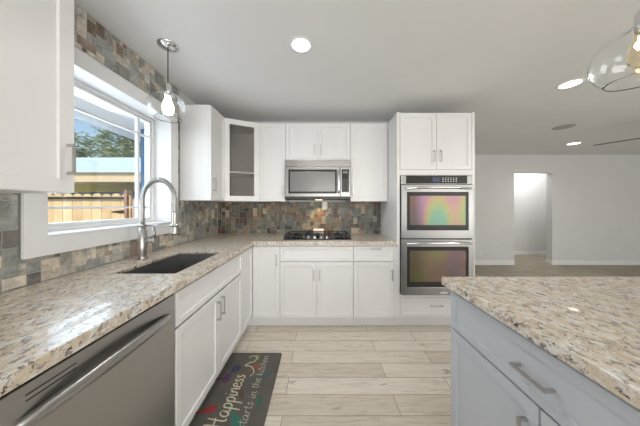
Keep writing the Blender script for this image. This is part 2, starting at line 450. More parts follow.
# --- back run, local x = world x, face (door front) at y=FACE, carcass from FACE+.02
def back(name, label, loc_y, group): return thing(name, label, 'cabinet', (0, loc_y, 0), 0, group)
YB = FACE+.02; DB = BY-YB-.002
c = back('base_cabinet', 'white corner base cabinet with one narrow door, left of the cooktop cabinet', YB, G_BASE)
carcass(c, -.704, -.416, DB, 0, BT, toe=TK); front(c, 'door', -.7045, -.416, TK, .885, handle=(-.449, .742, True, .11))
c = back('base_cabinet', 'white base cabinet under the cooktop, false drawer above two doors', YB, G_BASE)
carcass(c, -.415, .3655, DB, 0, BT, toe=TK)
front(c, 'drawer', -.415, .3655, .725, .885, stile=.04)
front(c, 'door', -.415, -.0245, TK, .722, handle=(-.055, .58, True, .11)); front(c, 'door', -.0245, .3655, TK, .722, handle=(.006, .58, True, .11))
c = back('base_cabinet', 'white base cabinet with one drawer over one door, left of the ovens', YB, G_BASE)
carcass(c, .3665, .8295, DB, 0, BT, toe=TK)
front(c, 'drawer', .3665, .80, .725, .885, stile=.04, handle=(.605, .862, False, .11))
front(c, 'door', .3665, .80, TK, .722, handle=(.775, .58, True, .11))
MB().box(.801, -.018, TK, .829, 0, .885, .002).build('filler_strip', 'cab', c)
# --- tall oven cabinet
T0, T1 = .8305, 1.66
c = back('oven_cabinet', 'tall white cabinet housing the double oven, two doors on top and drawer below', YB, 'tall cabinets')
tb = MB(); tb.box(T0, -.018, TK, T0+.03, DB, 2.315, .001); tb.box(T1-.03, -.018, TK, T1, DB, 2.315, .001)
tb.box(T0+.03, 0, TK, T1-.03, DB, .36); tb.box(T0+.03, 0, 1.70, T1-.03, DB, 2.315); tb.box(T0+.03, DB-.02, .36, T1-.03, DB, 1.70)
tb.box(T0+.03, -.018, 1.645, T1-.03, .0, 1.70, .001); tb.box(T0+.03, -.018, .34, T1-.03, 0, .37, .001)
tb.build('body', 'cab', c)
MB().box(T0, .06, 0, T1, .075, TK-.001).build('toe_kick', 'cab', c)
xm = 1.25
front(c, 'door', T0+.032, xm, 1.702, 2.30, handle=(1.222, 1.845, True, .12)); front(c, 'door', xm, T1-.032, 1.702, 2.30, handle=(1.293, 1.845, True, .12))
front(c, 'drawer', T0+.032, T1-.032, TK+.015, .338, stile=.04, handle=(xm, .255, False, .12))
# --- sink run: local x = world y, face -y local -> +x world (rz=90)
XB = LF-.02; DL = XB-WX-.002
def leftc(label, name='base_cabinet', y=0, group=G_BASE): return thing(name, label, 'cabinet', (XB, y, 0), PI/2, group)
c = leftc('white sink base cabinet right of the dishwasher, false front above two doors')
carcass(c, 1.0755, 2.0, DL, 0, BT, toe=TK, hollow=True)
front(c, 'drawer', 1.0755, 2.0, .71, .885, stile=.04)
front(c, 'door', 1.0755, 1.537, TK, .70, handle=(1.508, .585, True, .13)); front(c, 'door', 1.537, 2.0, TK, .70, handle=(1.567, .60, True, .13))
c = leftc('narrow white filler cabinet in the inside corner of the base run')
carcass(c, 2.001, 2.404, DL, 0, BT, toe=TK); MB().box(2.39, -.0235, 0, 2.4045, .06, TK-.001).build('corner_kick', 'cab', c); front(c, 'door', 2.001, 2.3285, TK, .885, stile=.07)
c = leftc('white base cabinet left of the dishwasher')
carcass(c, -.20, .466, DL, 0, BT, toe=TK); front(c, 'door', -.20, .466, TK, .885, handle=(.43, .58, True, .13))
# --- wall cabinets
UB, UT = 1.37, 2.31; YU = 2.605; DU = BY-YU-.022
def upper(label): return thing('wall_cabinet', label, 'cabinet', (0, YU+.02, 0), 0, G_UP)
c = upper('white wall cabinet with one narrow door between the glass cabinet and the microwave')
carcass(c, -.718, -.4035, DU, UB, UT); front(c, 'door', -.718, -.4035, UB, UT, handle=(-.437, 1.505, True, .11))
c = upper('short white two door wall cabinet above the microwave')
carcass(c, -.4025, .374, DU, 1.862, UT); front(c, 'door', -.4025, -.014, 1.862, UT, handle=(-.047, 1.985, True, .11)); front(c, 'door', -.014, .374, 1.862, UT, handle=(.022, 1.985, True, .11))
c = upper('white wall cabinet with one door between the microwave and the tall oven cabinet')
carcass(c, .375, .829, DU, UB, UT); front(c, 'door', .375, .826, UB, UT, handle=(.406, 1.505, True, .11))
# left wall uppers (rz=90)
XU = -1.062-.02; DUL = XU-WX-.002
def upl(label): return thing('wall_cabinet', label, 'cabinet', (XU, 0, 0), PI/2, G_UP)
c = upl('white wall cabinet on the left wall beyond the window, its broad side facing the room')
carcass(c, 2.131, 2.45, DUL, UB, UT); front(c, 'door', 2.131, 2.45, UB, UT, handle=(2.18, 1.53, True, .13), stile=.05)
c = upl('large white wall cabinet at the left edge, before the sink window')
carcass(c, .18, .945, DUL+.0, UB, UT); front(c, 'door', .18, .56, UB, UT, handle=(.20, 1.50, True, .13), stile=.07); front(c, 'door', .56, .945, UB, UT, handle=(.917, 1.512, True, .13), stile=.075)
# diagonal glass cabinet
P0 = Vector((XU, 2.452)); P1 = Vector((-.72, YU+.02)); dd = (P1-P0); ln = dd.length; ang = math.atan2(dd.y, dd.x)
c = thing('corner_glass_cabinet', 'white diagonal corner wall cabinet with a glazed door and an inside shelf', 'cabinet', (P0.x, P0.y, 0), ang, G_UP)
def loc2(x, y):
    q = Matrix.Rotation(-ang, 2) @ (Vector((x, y))-P0); return (q.x, q.y)
foot = [(XU, 2.452), (-.72, YU+.02), (-.72, BY-.002), (WX+.002, BY-.002), (WX+.002, 2.452)]
fl = [loc2(*p) for p in foot]; m = MB()
m.prism(fl, 2, UB, UB+.018); m.prism(fl, 2, UT-.018, UT)
for i in range(1, 5):
    a_, b_ = Vector(fl[i]), Vector(fl[(i+1) % 5]); n_ = Vector((-(b_-a_).y, (b_-a_).x)).normalized()*.012
    m.prism([tuple(a_), tuple(b_), tuple(b_+n_), tuple(a_+n_)], 2, UB+.018, UT-.018)
m.build('body', ['cab_in'], c)
sh = [tuple(Vector(p)*.93+Vector((.015, .012))) for p in fl]
MB().prism(sh, 2, 1.70, 1.718).build('shelf', 'cab', c)
front(c, 'door', .004, ln-.004, UB, UT, glazed=True, stile=.080, handle=(.035, 1.525, True, .12))

# ------------------------------------------------------------------ counters
SX0, SX1, SY0, SY1 = -1.165, -.80, 1.207, 1.81
ct = MB(); E = -.692; EB = 2.288
# L slab with sink cutout, built from overlapping-free prisms
xs = [WX+.002, SX0, SX1, E]; 
bm = bmesh.new()
pts = [(WX+.002, -.22), (E, -.22), (E, EB), (.829, EB), (.829, BY-.002), (WX+.002, BY-.002)]
hole = [(SX0, SY0), (SX1, SY0), (SX1, SY1), (SX0, SY1)]
def slab(bm, outer, holes, z0, z1, bev=.004):
    vo = [bm.verts.new((x, y, z1)) for x, y in outer]; es = [bm.edges.new((vo[i], vo[(i+1) % len(vo)])) for i in range(len(vo))]
    for h in holes:
        vh = [bm.verts.new((x, y, z1)) for x, y in h]; es += [bm.edges.new((vh[i], vh[(i+1) % len(vh)])) for i in range(len(vh))]
    r = bmesh.ops.triangle_fill(bm, edges=es, use_beauty=True)
    fs = [g for g in r['geom'] if isinstance(g, bmesh.types.BMFace)]
    for f in fs:
        if f.normal.z < 0: f.normal_flip()
    ex = bmesh.ops.extrude_face_region(bm, geom=fs)
    for v in ex['geom']:
        if isinstance(v, bmesh.types.BMVert): v.co.z = z0
    bmesh.ops.recalc_face_normals(bm, faces=bm.faces[:])
    be = [e for e in bm.edges if len(e.link_faces) == 2 and all(abs(v.co.z-z1) < 1e-6 for v in e.verts) and abs(e.calc_face_angle(0)-PI/2) < .1]
    bmesh.ops.bevel(bm, geom=be, offset=bev, segments=3, affect='EDGES', profile=.5)
slab(bm, pts, [hole], .919, CT)
skirt = MB(); skirt.box(E-.035, -.22, CB, E, EB+.035, .9188); skirt.box(E, EB, CB, .829, EB+.035, .9188)
skirt.bm.to_mesh(bpy.data.meshes.new('tmp')); bm.from_mesh(bpy.data.meshes['tmp']); bpy.data.meshes.remove(bpy.data.meshes['tmp'])
me = bpy.data.meshes.new('granite_countertop'); bm.to_mesh(me); bm.free(); me.materials.append(M['granite'])
o = bpy.data.objects.new('granite_countertop', me); COL.objects.link(o)
tag(o, 'L shaped speckled cream granite countertop around the sink and cooktop', 'countertop')
# sink
sk = thing('kitchen_sink', 'undermount stainless steel sink set in the granite below the window', 'sink', ((SX0+SX1)/2, (SY0+SY1)/2, .918-.23))
hx, hy = (SX1-SX0)/2-.001, (SY1-SY0)/2-.001
b = MB(); t = .004
b.box(-hx-t, -hy-t, 0, hx+t, hy+t, t); b.box(-hx-t, -hy-t, t, -hx, hy+t, .229); b.box(hx, -hy-t, t, hx+t, hy+t, .229)
b.box(-hx, -hy-t, t, hx, -hy, .229); b.box(-hx, hy, t, hx, hy+t, .229)
b.build('basin', 'sinksteel', sk)
MB().lathe([(0, .0045), (.03, .0045), (.042, .006), (.045, .0042)], (0, 0, 0), 28).build('drain', 'chrome', sk)
# island
IX = .652; IYE = 1.154
bm = bmesh.new(); slab(bm, [(IX, -.95), (2.0, -.95), (2.0, IYE), (IX, IYE)], [], CB, CT)
me = bpy.data.meshes.new('island_countertop'); bm.to_mesh(me); bm.free(); me.materials.append(M['granite'])
o = bpy.data.objects.new('island_countertop', me); COL.objects.link(o)
tag(o, 'rectangular speckled granite slab on top of the grey island', 'countertop')
IF = .672
for (ya, lab) in ((1.112, 'pale grey island cabinet with one wide drawer above two doors'), (.21, 'pale grey island cabinet nearest the camera, mostly out of view')):
    c = thing('island_cabinet', lab, 'cabinet', (IF+.02, ya, 0), -PI/2, 'grey island cabinets')
    carcass(c, 0, .899, .60, 0, BT, 'grey', toe=TK)
    front(c, 'drawer', .002, .897, .702, .885, 'grey', stile=.045, handle=(.437, .785, False, .115))
    front(c, 'door', .002, .45, TK, .698, 'grey', handle=(.41, .562, True, .14)); front(c, 'door', .45, .897, TK, .698, 'grey', handle=(.49, .562, True, .14))
c = thing('island_back_panel', 'grey panelled back of the island under its granite overhang', 'panel', (1.32, -.68, 0))
MB().box(0, -.0, 0, .30, 1.79, BT, .002).build('body', 'grey', c)

# ------------------------------------------------------------------ dishwasher
dw = thing('dishwasher', 'stainless steel dishwasher under the counter at lower left', 'dishwasher', (LF-.002, .47, 0), PI/2)
MB().box(.002, .045, .10, .60, .58, BT-.004).build('body', 'dark', dw)
MB().box(.004, 0, .115, .598, .044, .882, .004, seg=3).build('door', 'dwsteel', dw)
MB().box(.01, .06, .0, .59, .075, .098).build('toe_kick', 'dark', dw)
b = MB(); n = 26; pr = []
x0, x1 = .03, .565
# bowed bar handle: front surface bulges, ends merge with the door
rings = []
for i in range(n+1):
    u = i/n; x = x0+(x1-x0)*u; o_ = -.004-.036*math.sin(PI*u)**.6; hh = .024*(.35+.65*math.sin(PI*u)**.5)
    zc = .795+.012*math.sin(PI*u)
    rings.append([b.bm.verts.new(p) for p in ((x, o_+.012, zc-hh), (x, o_, zc-hh*.8), (x, o_-.003, zc), (x, o_, zc+hh*.7), (x, o_+.012, zc+hh))])
for a_, b_ in zip(rings, rings[1:]):
    for k in range(5): 
        f = b.bm.faces.new((a_[k], a_[(k+1) % 5], b_[(k+1) % 5], b_[k])); f.smooth = k not in (4,)
b.bm.faces.new(rings[0]); b.bm.faces.new(rings[-1][::-1])
b.build('handle', 'dwsteel', dw)
v = MB()
for z in (.842, .856): v.box(.055, -.0012, z-.0014, .165, .002, z+.0014)
v.build('vent_slot', 'dark', dw)

# ------------------------------------------------------------------ double oven
ov = thing('double_oven', 'stainless steel built-in double wall oven stacked in the tall cabinet', 'oven', (1.2455, FACE, 0))
OW = .378
MB().box(-OW+.016, .0, .375, OW-.016, .55, 1.64).build('body', 'dark', ov)
pn = MB(); pn.box(-OW, -.012, 1.545, OW, 0, 1.642, .003); cp = pn.build('control_panel', 'steel', ov)
MB().box(-OW+.055, -.0145, 1.552, OW-.055, -.011, 1.636, .001).build('control_glass', 'panel', cp)
MB().box(-.045, -.0155, 1.573, .035, -.0144, 1.618).build('display', 'display', cp)
kp = MB()
for r in range(3):
    for q in range(6): kp.box(.06+q*.028, -.0152, 1.572+r*.018, .072+q*.028, -.0144, 1.578+r*.018)
kp.build('keypad', 'nickel', cp)
for (z0, z1) in ((.975, 1.537), (.378, .962)):
    dmb = MB(); a0, a1, c0, c1 = -OW+.055, OW-.055, z0+.085, z1-.075
    dmb.box(-OW, -.035, z0, a0, 0, z1, .003); dmb.box(a1, -.035, z0, OW, 0, z1, .003)
    dmb.box(a0-.004, -.0345, z0, a1+.004, 0, c0, .003); dmb.box(a0-.004, -.0345, c1, a1+.004, 0, z1, .003)
    dr = dmb.build('door', 'steel', ov)
    MB().box(a0, -.032, c0, a1, -.004, c1, .001).build('window_border', 'panel', dr)
    MB().box(a0+.03, -.0335, c0+.055, a1-.03, -.0315, c1-.04).build('window_glass', 'ovenglass', dr)
    hb = MB(); zz = z1-.035
    hb.tube(smoothpath([(-OW+.045, -.055, zz-.004), (-.2, -.072, zz+.004), (0, -.077, zz+.006), (.2, -.072, zz+.004), (OW-.045, -.055, zz-.004)]), .012, 14)
    for s in (-1, 1): hb.cyl((s*(OW-.05), -.03, zz-.003), (s*(OW-.05), -.058, zz-.003), .011)
    hb.build('handle', 'chrome', dr)
MB().box(.02, -.0375, .40, .10, -.0349, .412).build('badge', 'chrome', ov)
MB().box(-OW, -.004, .962, OW, .002, .975).build('gap_trim', 'dark', ov)

# ------------------------------------------------------------------ microwave
YM = 2.53
mw = thing('microwave', 'stainless steel over-the-range microwave hung above the cooktop', 'microwave', (-.017, YM, 1.395))
MW = .381; MH = .463
MB().box(-MW, .03, .0, MW, BY-YM-.003, MH-.002, .002).build('body', 'dark', mw)
MB().box(-MW, -.002, MH-.082, MW, .03, MH-.004, .004).build('vent_panel', 'steel', mw)
MB().box(-MW, -.004, .028, .262, .03, MH-.086, .005).build('door', 'steel', mw)
MB().box(-MW+.042, -.007, .065, .225, -.003, MH-.118, .003).build('window_frame', 'panel', mw)
MB().box(-MW+.062, -.0085, .088, .205, -.0068, MH-.142, .002).build('window_glass', 'mwglass', mw)
hb = MB(); hb.tube([(.245, -.045, .07), (.245, -.05, .10), (.245, -.052, .2), (.245, -.05, .30), (.245, -.045, .33)], .011, 12)
for z in (.085, .315): hb.cyl((.245, -.046, z), (.245, 0, z), .008)
hb.build('handle', 'chrome', mw)
MB().box(.265, -.004, .028, MW, .03, MH-.086, .004).build('control_panel', 'steel', mw)
MB().box(.280, -.007, .08, MW-.015, -.0035, MH-.115, .002).build('control_glass', 'panel', mw)
MB().box(.295, -.0082, MH-.165, MW-.03, -.0068, MH-.135).build('display', 'mwglass', mw)
kp = MB()
for r in range(6):
    for q in range(3): kp.box(.290+q*.025, -.0078, .09+r*.026, .305+q*.025, -.0066, .10+r*.026)
kp.build('keypad', 'key_grey', mw)
MB().box(-MW, .0, .0, MW, .03, .026, .003).build('bottom_grille', 'dark', mw)
MB().box(-.03, .20, -.004, .06, .26, .0005).build('task_light', emis('warm_task_lens', (1, .75, .4), 3), mw)
light('microwave_task_light', 'SPOT', (.02, .27, -.008), (math.radians(22), 0, 0), 4.5, (1, .68, .3), parent=mw, spot_size=math.radians(75), spot_blend=.8, shadow_soft_size=.02)

# ------------------------------------------------------------------ cooktop
ck = thing('gas_cooktop', 'gas cooktop with black cast iron grates and silver knobs on the granite', 'cooktop', (-.017, 2.60, CT))
MB().box(-.382, -.262, .0005, .382, .25, .008, .003).build('tray', 'steel', ck)
MB().box(-.375, -.225, .0085, .375, .243, .012, .002).build('cooktop_glass', 'blackglass', ck)
for gx in (-.25, .25, 0):
    g = MB(); wdt = .115 if gx else .12
    yy0 = -.205 if gx else -.10
    for x in (-wdt, 0, wdt): g.box(gx+x-.006, yy0, .036, gx+x+.006, .235, .048, .002)
    for y in (yy0, (yy0+.235)/2-.006, .223): g.box(gx-wdt, y, .036, gx+wdt, y+.012, .048, .002)
    for x in (-wdt, wdt):
        for y in (yy0+.006, .229): g.box(gx+x-.006, y-.006, .012, gx+x+.006, y+.006, .037)
    g.build('grate', 'iron', ck)
    for y in ((-.10, .12) if gx else (.07,)):
        MB().lathe([(0, .012), (.045, .012), (.045, .022), (.032, .024), (.032, .031), (0, .032)], (gx, y, 0), 24).build('burner', 'dark', ck)
for i, kx in enumerate((-.115, -.04, .03, .10)):
    MB().lathe([(0, .042), (.014, .042), (.017, .038), (.019, .016), (.026, .013), (.026, .0121)], (kx+.01, -.165, 0), 20).build('knob', 'chrome', ck)
o = MB().box(-.07, -.003, 0, .07, .003, .075, .002).build('folded_card', 'white_cer', loc=(-.005, 2.885, CT+.0015), rot=(math.radians(-14), 0, 0))
tag(o, 'small white card leaning on the tiles behind the cooktop', 'card')

# ------------------------------------------------------------------ faucet
fx, fy = -1.255, 1.544
fc = thing('kitchen_faucet', 'tall brushed nickel spring neck faucet behind the sink', 'faucet', (fx, fy, CT))
MB().lathe([(0, 0), (.030, 0), (.030, .006), (.024, .012), (.027, .02), (.026, .20), (.020, .206), (.020, .25), (0, .25)], n=28).build('body', 'nickel', fc)
hv = MB(); hv.cyl((.015, 0, .13), (.085, -.004, .13), .017); hv.cyl((.074, -.003, .13), (.098, -.004, .13), .021)
hv.tube([(.086, -.004, .14), (.088, -.006, .18), (.083, -.008, .225)], [.011, .009, .008], 10); hv.build('lever', 'nickel', fc)
cen = [(0, 0, .25), (0, 0, .38)]; R_ = .115
for i in range(25):
    a_ = PI*i/24; cen.append((R_-R_*math.cos(a_), 0, .42+R_*1.22*math.sin(a_)))
cen += [(2*R_, 0, .39), (2*R_, 0, .33)]
path = smoothpath(cen, 4); MB().tube(path, .0105, 10).build('hose', 'nickel', fc)
# spring coil along path
sp = []; tot = 0; lens_ = [0]
for p, q in zip(path, path[1:]): tot += (q-p).length; lens_.append(tot)
turns = 48; steps = turns*9; prev_up = Vector((0, 1, 0))
for i in range(steps+1):
    sdist = tot*i/steps; k = max(j for j in range(len(lens_)) if lens_[j] <= sdist+1e-9); k = min(k, len(path)-2)
    u = (sdist-lens_[k])/(lens_[k+1]-lens_[k]); p = path[k].lerp(path[k+1], u); tg = (path[k+1]-path[k]).normalized()
    n1 = Vector((0, 1, 0)); n2 = tg.cross(n1).normalized(); a_ = 2*PI*turns*i/steps
    sp.append(p+(n1*math.cos(a_)+n2*math.sin(a_))*.0155)
MB().tube(sp, .0034, 5).build('spring', 'nickel', fc)
MB().lathe([(0, .335), (.015, .335), (.016, .32), (.017, .26), (.022, .245), (.023, .20), (.027, .185), (.027, .17), (0, .17)], (2*R_, 0, 0), 24).build('spray_head', 'nickel', fc)
ar = MB(); ar.tube([(0, 0, .237), (2*R_-.01, 0, .237)], .0055, 10); ar.cyl((0, 0, .225), (0, 0, .249), .021); ar.lathe([(.018, .228), (.029, .228), (.029, .246), (.018, .246)], (2*R_, 0, 0), 24)
ar.build('support_arm', 'nickel', fc)

# ------------------------------------------------------------------ ceiling fittings
def downlight(x, y, r, label, e, spot=True):
    t = thing('recessed_light', label, 'ceiling light', (x, y, H), 0, 'round recessed ceiling lights')
    MB().lathe([(r*.80, -.001), (r*.84, -.006), (r, -.004), (r*1.02, 0)], n=40).build('trim_ring', 'trim', t)
    MB().lathe([(0, -.003), (r*.82, -.003), (r*.82, -.0005)], n=40).build('lens', 'lamp', t)
    light('downlight', 'SPOT', (0, 0, -.03), (0, 0, 0), e, (1, .98, .955), parent=t, spot_size=math.radians(150), spot_blend=1., shadow_soft_size=.035)
    return t
downlight(-.128, 1.543, .078, 'round recessed ceiling light above the kitchen floor, left of centre', 30)
downlight(2.355, 2.036, .09, 'round recessed ceiling light beyond the island, near the right pendant', 18)
downlight(4.66, 3.97, .10, 'small distant recessed ceiling light close to the far wall', 14)
sk_ = thing('ceiling_speaker', 'round grey flush disc in the ceiling between two recessed lights', 'ceiling speaker', (3.54, 3.14, H))
MB().lathe([(0, -.004), (.10, -.004), (.115, -.006), (.12, 0)], n=40).build('grille', varied('grey_grille', (.42, .41, .40), (.46, .45, .44), 30, .6), sk_)
# pendants
def pendant(x, y, label, zc, rg, e, bs=1., fil='filament'):
    t = thing('pendant_light', label, 'pendant light', (x, y, H), 0, 'clear glass globe pendants')
    MB().lathe([(0, -.022), (.02, -.022), (.062, -.012), (.066, -.004), (.066, 0)], n=40).build('canopy', 'chrome', t)
    zt = zc+rg*1.05-H
    MB().cyl((0, 0, -.02), (0, 0, zt+.03), .0035, n=10).build('cord', 'dark', t)
    sockt = MB(); sockt.lathe([(0, zt+.045), (.012, zt+.045), (.020, zt+.03), (.022, zt-.02), (.019, zt-.045), (0, zt-.045)], n=24); sockt.build('socket', 'chrome', t)
    z = zc-H; pr = []
    # outer then inner profile of the blown-glass shade, open at the bottom
    P = [(.026, 1.20), (.026, 1.10), (.040, 1.0), (.085, .84), (.112, .55), (.128, .15), (.128, -.15), (.116, -.5), (.088, -.85)]
    P = [(a_*rg/.128, z+b_*rg*.78) for a_, b_ in P]
    Q = smoothpath([(a_, 0, b_) for a_, b_ in P], 5); Q = [(q.x, q.z) for q in Q]
    inn = [(max(a_-.0022, .001), b_) for a_, b_ in Q][::-1]
    pr = Q+inn+[Q[0]]
    MB().lathe(pr, n=56).build('glass_shade', 'glass', t)
    bz = zt-.045
    bl = MB().lathe([(a_*bs, bz+b_*bs) for a_, b_ in ((.013, .004), (.014, -.012), (.024, -.04), (.030, -.065), (.026, -.09), (.012, -.105), (0, -.107))], n=28).build('bulb', 'lamp' if fil != 'filament' else 'bulbglass', t)
    fm = MB()
    for k in range(5):
        a_ = 2*PI*k/5; fm.tube([(.008*math.cos(a_), .008*math.sin(a_), bz-.018), (.013*math.cos(a_), .013*math.sin(a_), bz-.075)], .0011, 5)
    fm.build('filament', fil, bl)
    light('pendant_glow', 'POINT', (0, 0, bz-.055), (0, 0, 0), e, (1, .72, .42), parent=t, shadow_soft_size=.02)
pendant(-1.074, 1.543, 'clear glass globe pendant hanging over the sink', 2.015, .120, 5, 1.25, 'filament_white')
pendant(1.385, .93, 'large clear glass pendant with lit bulb over the island, at the right edge', 1.955, .147, 3.5, 1.4)
# fan
fn = thing('ceiling_fan', 'dark ceiling fan whose thin blade shows at the right edge', 'fan', (4.38, 2.62, H))
MB().lathe([(0, -.0), (.06, -.0), (.05, -.04), (.014, -.05), (.014, -.16), (.09, -.17), (.10, -.24), (.05, -.27), (0, -.27)], n=32).build('motor_housing', 'dark', fn)
for k in range(4):
    a_ = math.radians(118.6+90*k); m = MB()
    m.box(.09, -.04, -.003, .67, .04, .003, .002, mtx=Matrix.Translation((0, 0, -.25)) @ Matrix.Rotation(a_, 4, 'Z') @ Matrix.Rotation(math.radians(-4), 4, 'X'))
    m.build('blade', 'dark', fn)

# ------------------------------------------------------------------ outlets
def outlet(label, loc, rz, kind='outlet'):
    t = thing('wall_outlet', label, 'outlet', loc, rz, 'white wall outlets')
    MB().box(-.036, -.006, -.058, .036, .0, .058, .003).build('cover_plate', 'plate', t)
    s = MB()
    for z in (-.022, .022): s.box(-.016, -.0075, z-.014, .016, -.0055, z+.014, .003)
    s.build('socket', 'white_cer', t)

outlet('white outlet on the tiled left wall near the back corner', (WX+.001, 2.80, 1.21), PI/2)
outlet('white outlet on the back tiles just below the microwave', (.078, BY+.001, 1.325), 0)
outlet('white outlet low on the far wall beside the tall oven cabinet', (3.60, FY-.001, .26), 0)
outlet('white outlet low on the far wall right of the doorway', (6.60, FY-.001, .34), 0)

# ------------------------------------------------------------------ kitchen mat
km = thing('kitchen_mat', 'dark cushioned kitchen mat with cursive lettering on the floor by the sink cabinets', 'mat', (-.55, 1.53, 0))
mx0, mx1, my0, my1 = -.222, .222, -.40, .40
b = bmesh.new(); n = 8; r = .02; outl = []
for cx_, cy_, a0 in ((mx1-r, my1-r, 0), (mx0+r, my1-r, 90), (mx0+r, my0+r, 180), (mx1-r, my0+r, 270)):
    for k in range(n): a_ = math.radians(a0+90*k/(n-1)); outl.append((cx_+r*math.cos(a_), cy_+r*math.sin(a_)))
slab(b, outl, [], .0008, .012, .004); m = MB(); m.add(b); m.build('pad', 'mat', km)
# stroke lettering; each letter: list of strokes in (x, y) with x-height 1
LT = {
 'H': ([[(.1, 1.9), (.25, 2.05), (.3, 1.2), (.2, 0), (.0, -.15)], [(1.15, 2.05), (1.05, 1.2), (1.0, .3), (1.15, 0), (1.35, .1)], [(-.1, .95), (.4, 1.1), (1.0, 1.1), (1.3, 1.25)]], 1.55),
 'a': ([[(.8, .85), (.45, 1.0), (.1, .7), (.05, .3), (.3, 0), (.6, .2), (.8, .85), (.78, .2), (.95, 0), (1.15, .2)]], 1.1),
 'p': ([[(.15, .9), (.15, .1), (.05, -1.0)], [(.15, .5), (.4, .95), (.75, .85), (.8, .4), (.5, 0), (.2, .15)]], 1.0),
 'i': ([[(.2, .95), (.15, .2), (.3, 0), (.5, .15)], [(.28, 1.35), (.33, 1.42)]], .52),
 'n': ([[(.1, .9), (.15, .4), (.1, 0)], [(.12, .4), (.4, .9), (.7, .85), (.7, .2), (.85, 0), (1.0, .15)]], 1.0),
 'e': ([[(.1, .45), (.5, .55), (.7, .75), (.5, 1.0), (.2, .85), (.05, .4), (.25, .02), (.6, .02), (.9, .3)]], .88),
 's': ([[(.7, .85), (.45, 1.0), (.2, .8), (.35, .55), (.6, .35), (.5, .05), (.2, 0), (.0, .12)]], .8),
 't': ([[(.3, 1.6), (.25, .3), (.4, 0), (.65, .15)], [(.0, 1.05), (.6, 1.1)]], .65),
 'r': ([[(.1, .9), (.15, .4), (.1, 0)], [(.12, .45), (.35, .9), (.6, .85)]], .7),
 'h': ([[(.2, 1.8), (.15, .6), (.1, 0)], [(.12, .4), (.4, .9), (.65, .8), (.65, .2), (.8, 0)]], .92),
 'k': ([[(.2, 1.8), (.15, .6), (.1, 0)], [(.65, .95), (.2, .45), (.45, .3), (.75, 0)]], .85),
 'c': ([[(.65, .8), (.4, 1.0), (.1, .7), (.1, .25), (.35, 0), (.7, .2)]], .78),
 ' ': ([], .55)}
def ribbon(mb, pts, wdt, z):
    vs = []
    for i, p in enumerate(pts):
        q = pts[min(i+1, len(pts)-1)]-pts[max(i-1, 0)]; q = Vector((q.x, q.y, 0))
        nn = Vector((-q.y, q.x, 0)).normalized() if q.length > 1e-9 else Vector((0, 1, 0))
        wv = wdt*(.55+.45*math.sin(PI*min(1, max(0, (i+.6)/len(pts)))))
        vs.append((mb.bm.verts.new((p.x+nn.x*wv, p.y+nn.y*wv, z)), mb.bm.verts.new((p.x-nn.x*wv, p.y-nn.y*wv, z))))
    for a_, b_ in zip(vs, vs[1:]): mb.bm.faces.new((a_[0], a_[1], b_[1], b_[0]))
def write(txt, y0, y1, xbase, sz, wdt, name, m):
    tot = sum(LT[ch][1] for ch in txt); adv = (y1-y0)/tot; mb = MB(); cur = 0
    for ch in txt:
        for st in LT[ch][0]:
            P = [Vector((xbase-v_*sz, y0+(cur+u_+v_*.12)*adv, 0)) for u_, v_ in st]
            ribbon(mb, smoothpath(P, 6), wdt, .0129)
        cur += LT[ch][1]
    for f in mb.bm.faces: pass
    mb.build(name, m, km)
CREAM = mat('cream_print', (.66, .60, .44), .8)
PALE = mat('pale_print', (.48, .46, .38), .8)
def ry(y): return y-1.53
def rx(x): return x+.55
write('Happiness', ry(1.265), ry(1.675), rx(-.565), .058, .0048, 'lettering', CREAM)
u0_ = ry(1.26); tot_ = sum(LT[ch][1] for ch in 'starts in the kitchen'); k_ = (1.885-1.26)/tot_
for word in ('starts', 'in', 'the', 'kitchen'):
    wl_ = sum(LT[ch][1] for ch in word)*k_
    write(word, u0_, u0_+wl_, rx(-.435), .034, .0026, 'lettering', PALE); u0_ += wl_+LT[' '][1]*k_
fl_ = MB(); ribbon(fl_, smoothpath([Vector((rx(a_), ry(b_), 0)) for a_, b_ in ((-.53, 1.66), (-.51, 1.70), (-.55, 1.76), (-.60, 1.77), (-.58, 1.80), (-.54, 1.82), (-.53, 1.87), (-.58, 1.885), (-.60, 1.86))], 6), .0045, .0131)
fl_.build('flourish', CREAM, km)
def blob(x, y, a_, b_, rot, col, tail=0):
    mb = MB(); c_ = [Vector((math.cos(2*PI*k/24)*a_, math.sin(2*PI*k/24)*b_*(1+.25*math.cos(2*PI*k/24)), 0)) for k in range(24)]
    mt = Matrix.Translation((rx(x), ry(y), .0124)) @ Matrix.Rotation(rot, 4, 'Z')
    mb.bm.faces.new([mb.bm.verts.new(mt @ p) for p in c_])
    if tail:
        mb.bm.faces.new([mb.bm.verts.new(mt @ Vector(p)) for p in ((-a_*.9, -.007, .0001), (-a_*.9, .007, .0001), (-a_-tail, .009, .0001), (-a_-tail, -.009, .0001))])
    mb.build('painted_utensil', mat('faded_print', col, .8), km)
blob(-.70, 1.39, .045, .028, .3, (.27, .035, .035), .10); blob(-.50, 1.31, .06, .03, -.9, (.04, .16, .12), .1)
blob(-.665, 1.735, .045, .036, 1.2, (.055, .05, .11), .08); blob(-.505, 1.76, .03, .045, .7, (.22, .10, .05), .12)
blob(-.41, 1.68, .05, .02, .5, (.06, .11, .12), .08); blob(-.70, 1.64, .03, .045, .1, (.10, .045, .10), .05); blob(-.55, 1.52, .022, .07, .5, (.10, .07, .06))
blob(-.53, 1.87, .025, .035, .2, (.15, .17, .06)); blob(-.40, 1.45, .02, .04, .2, (.05, .13, .09))

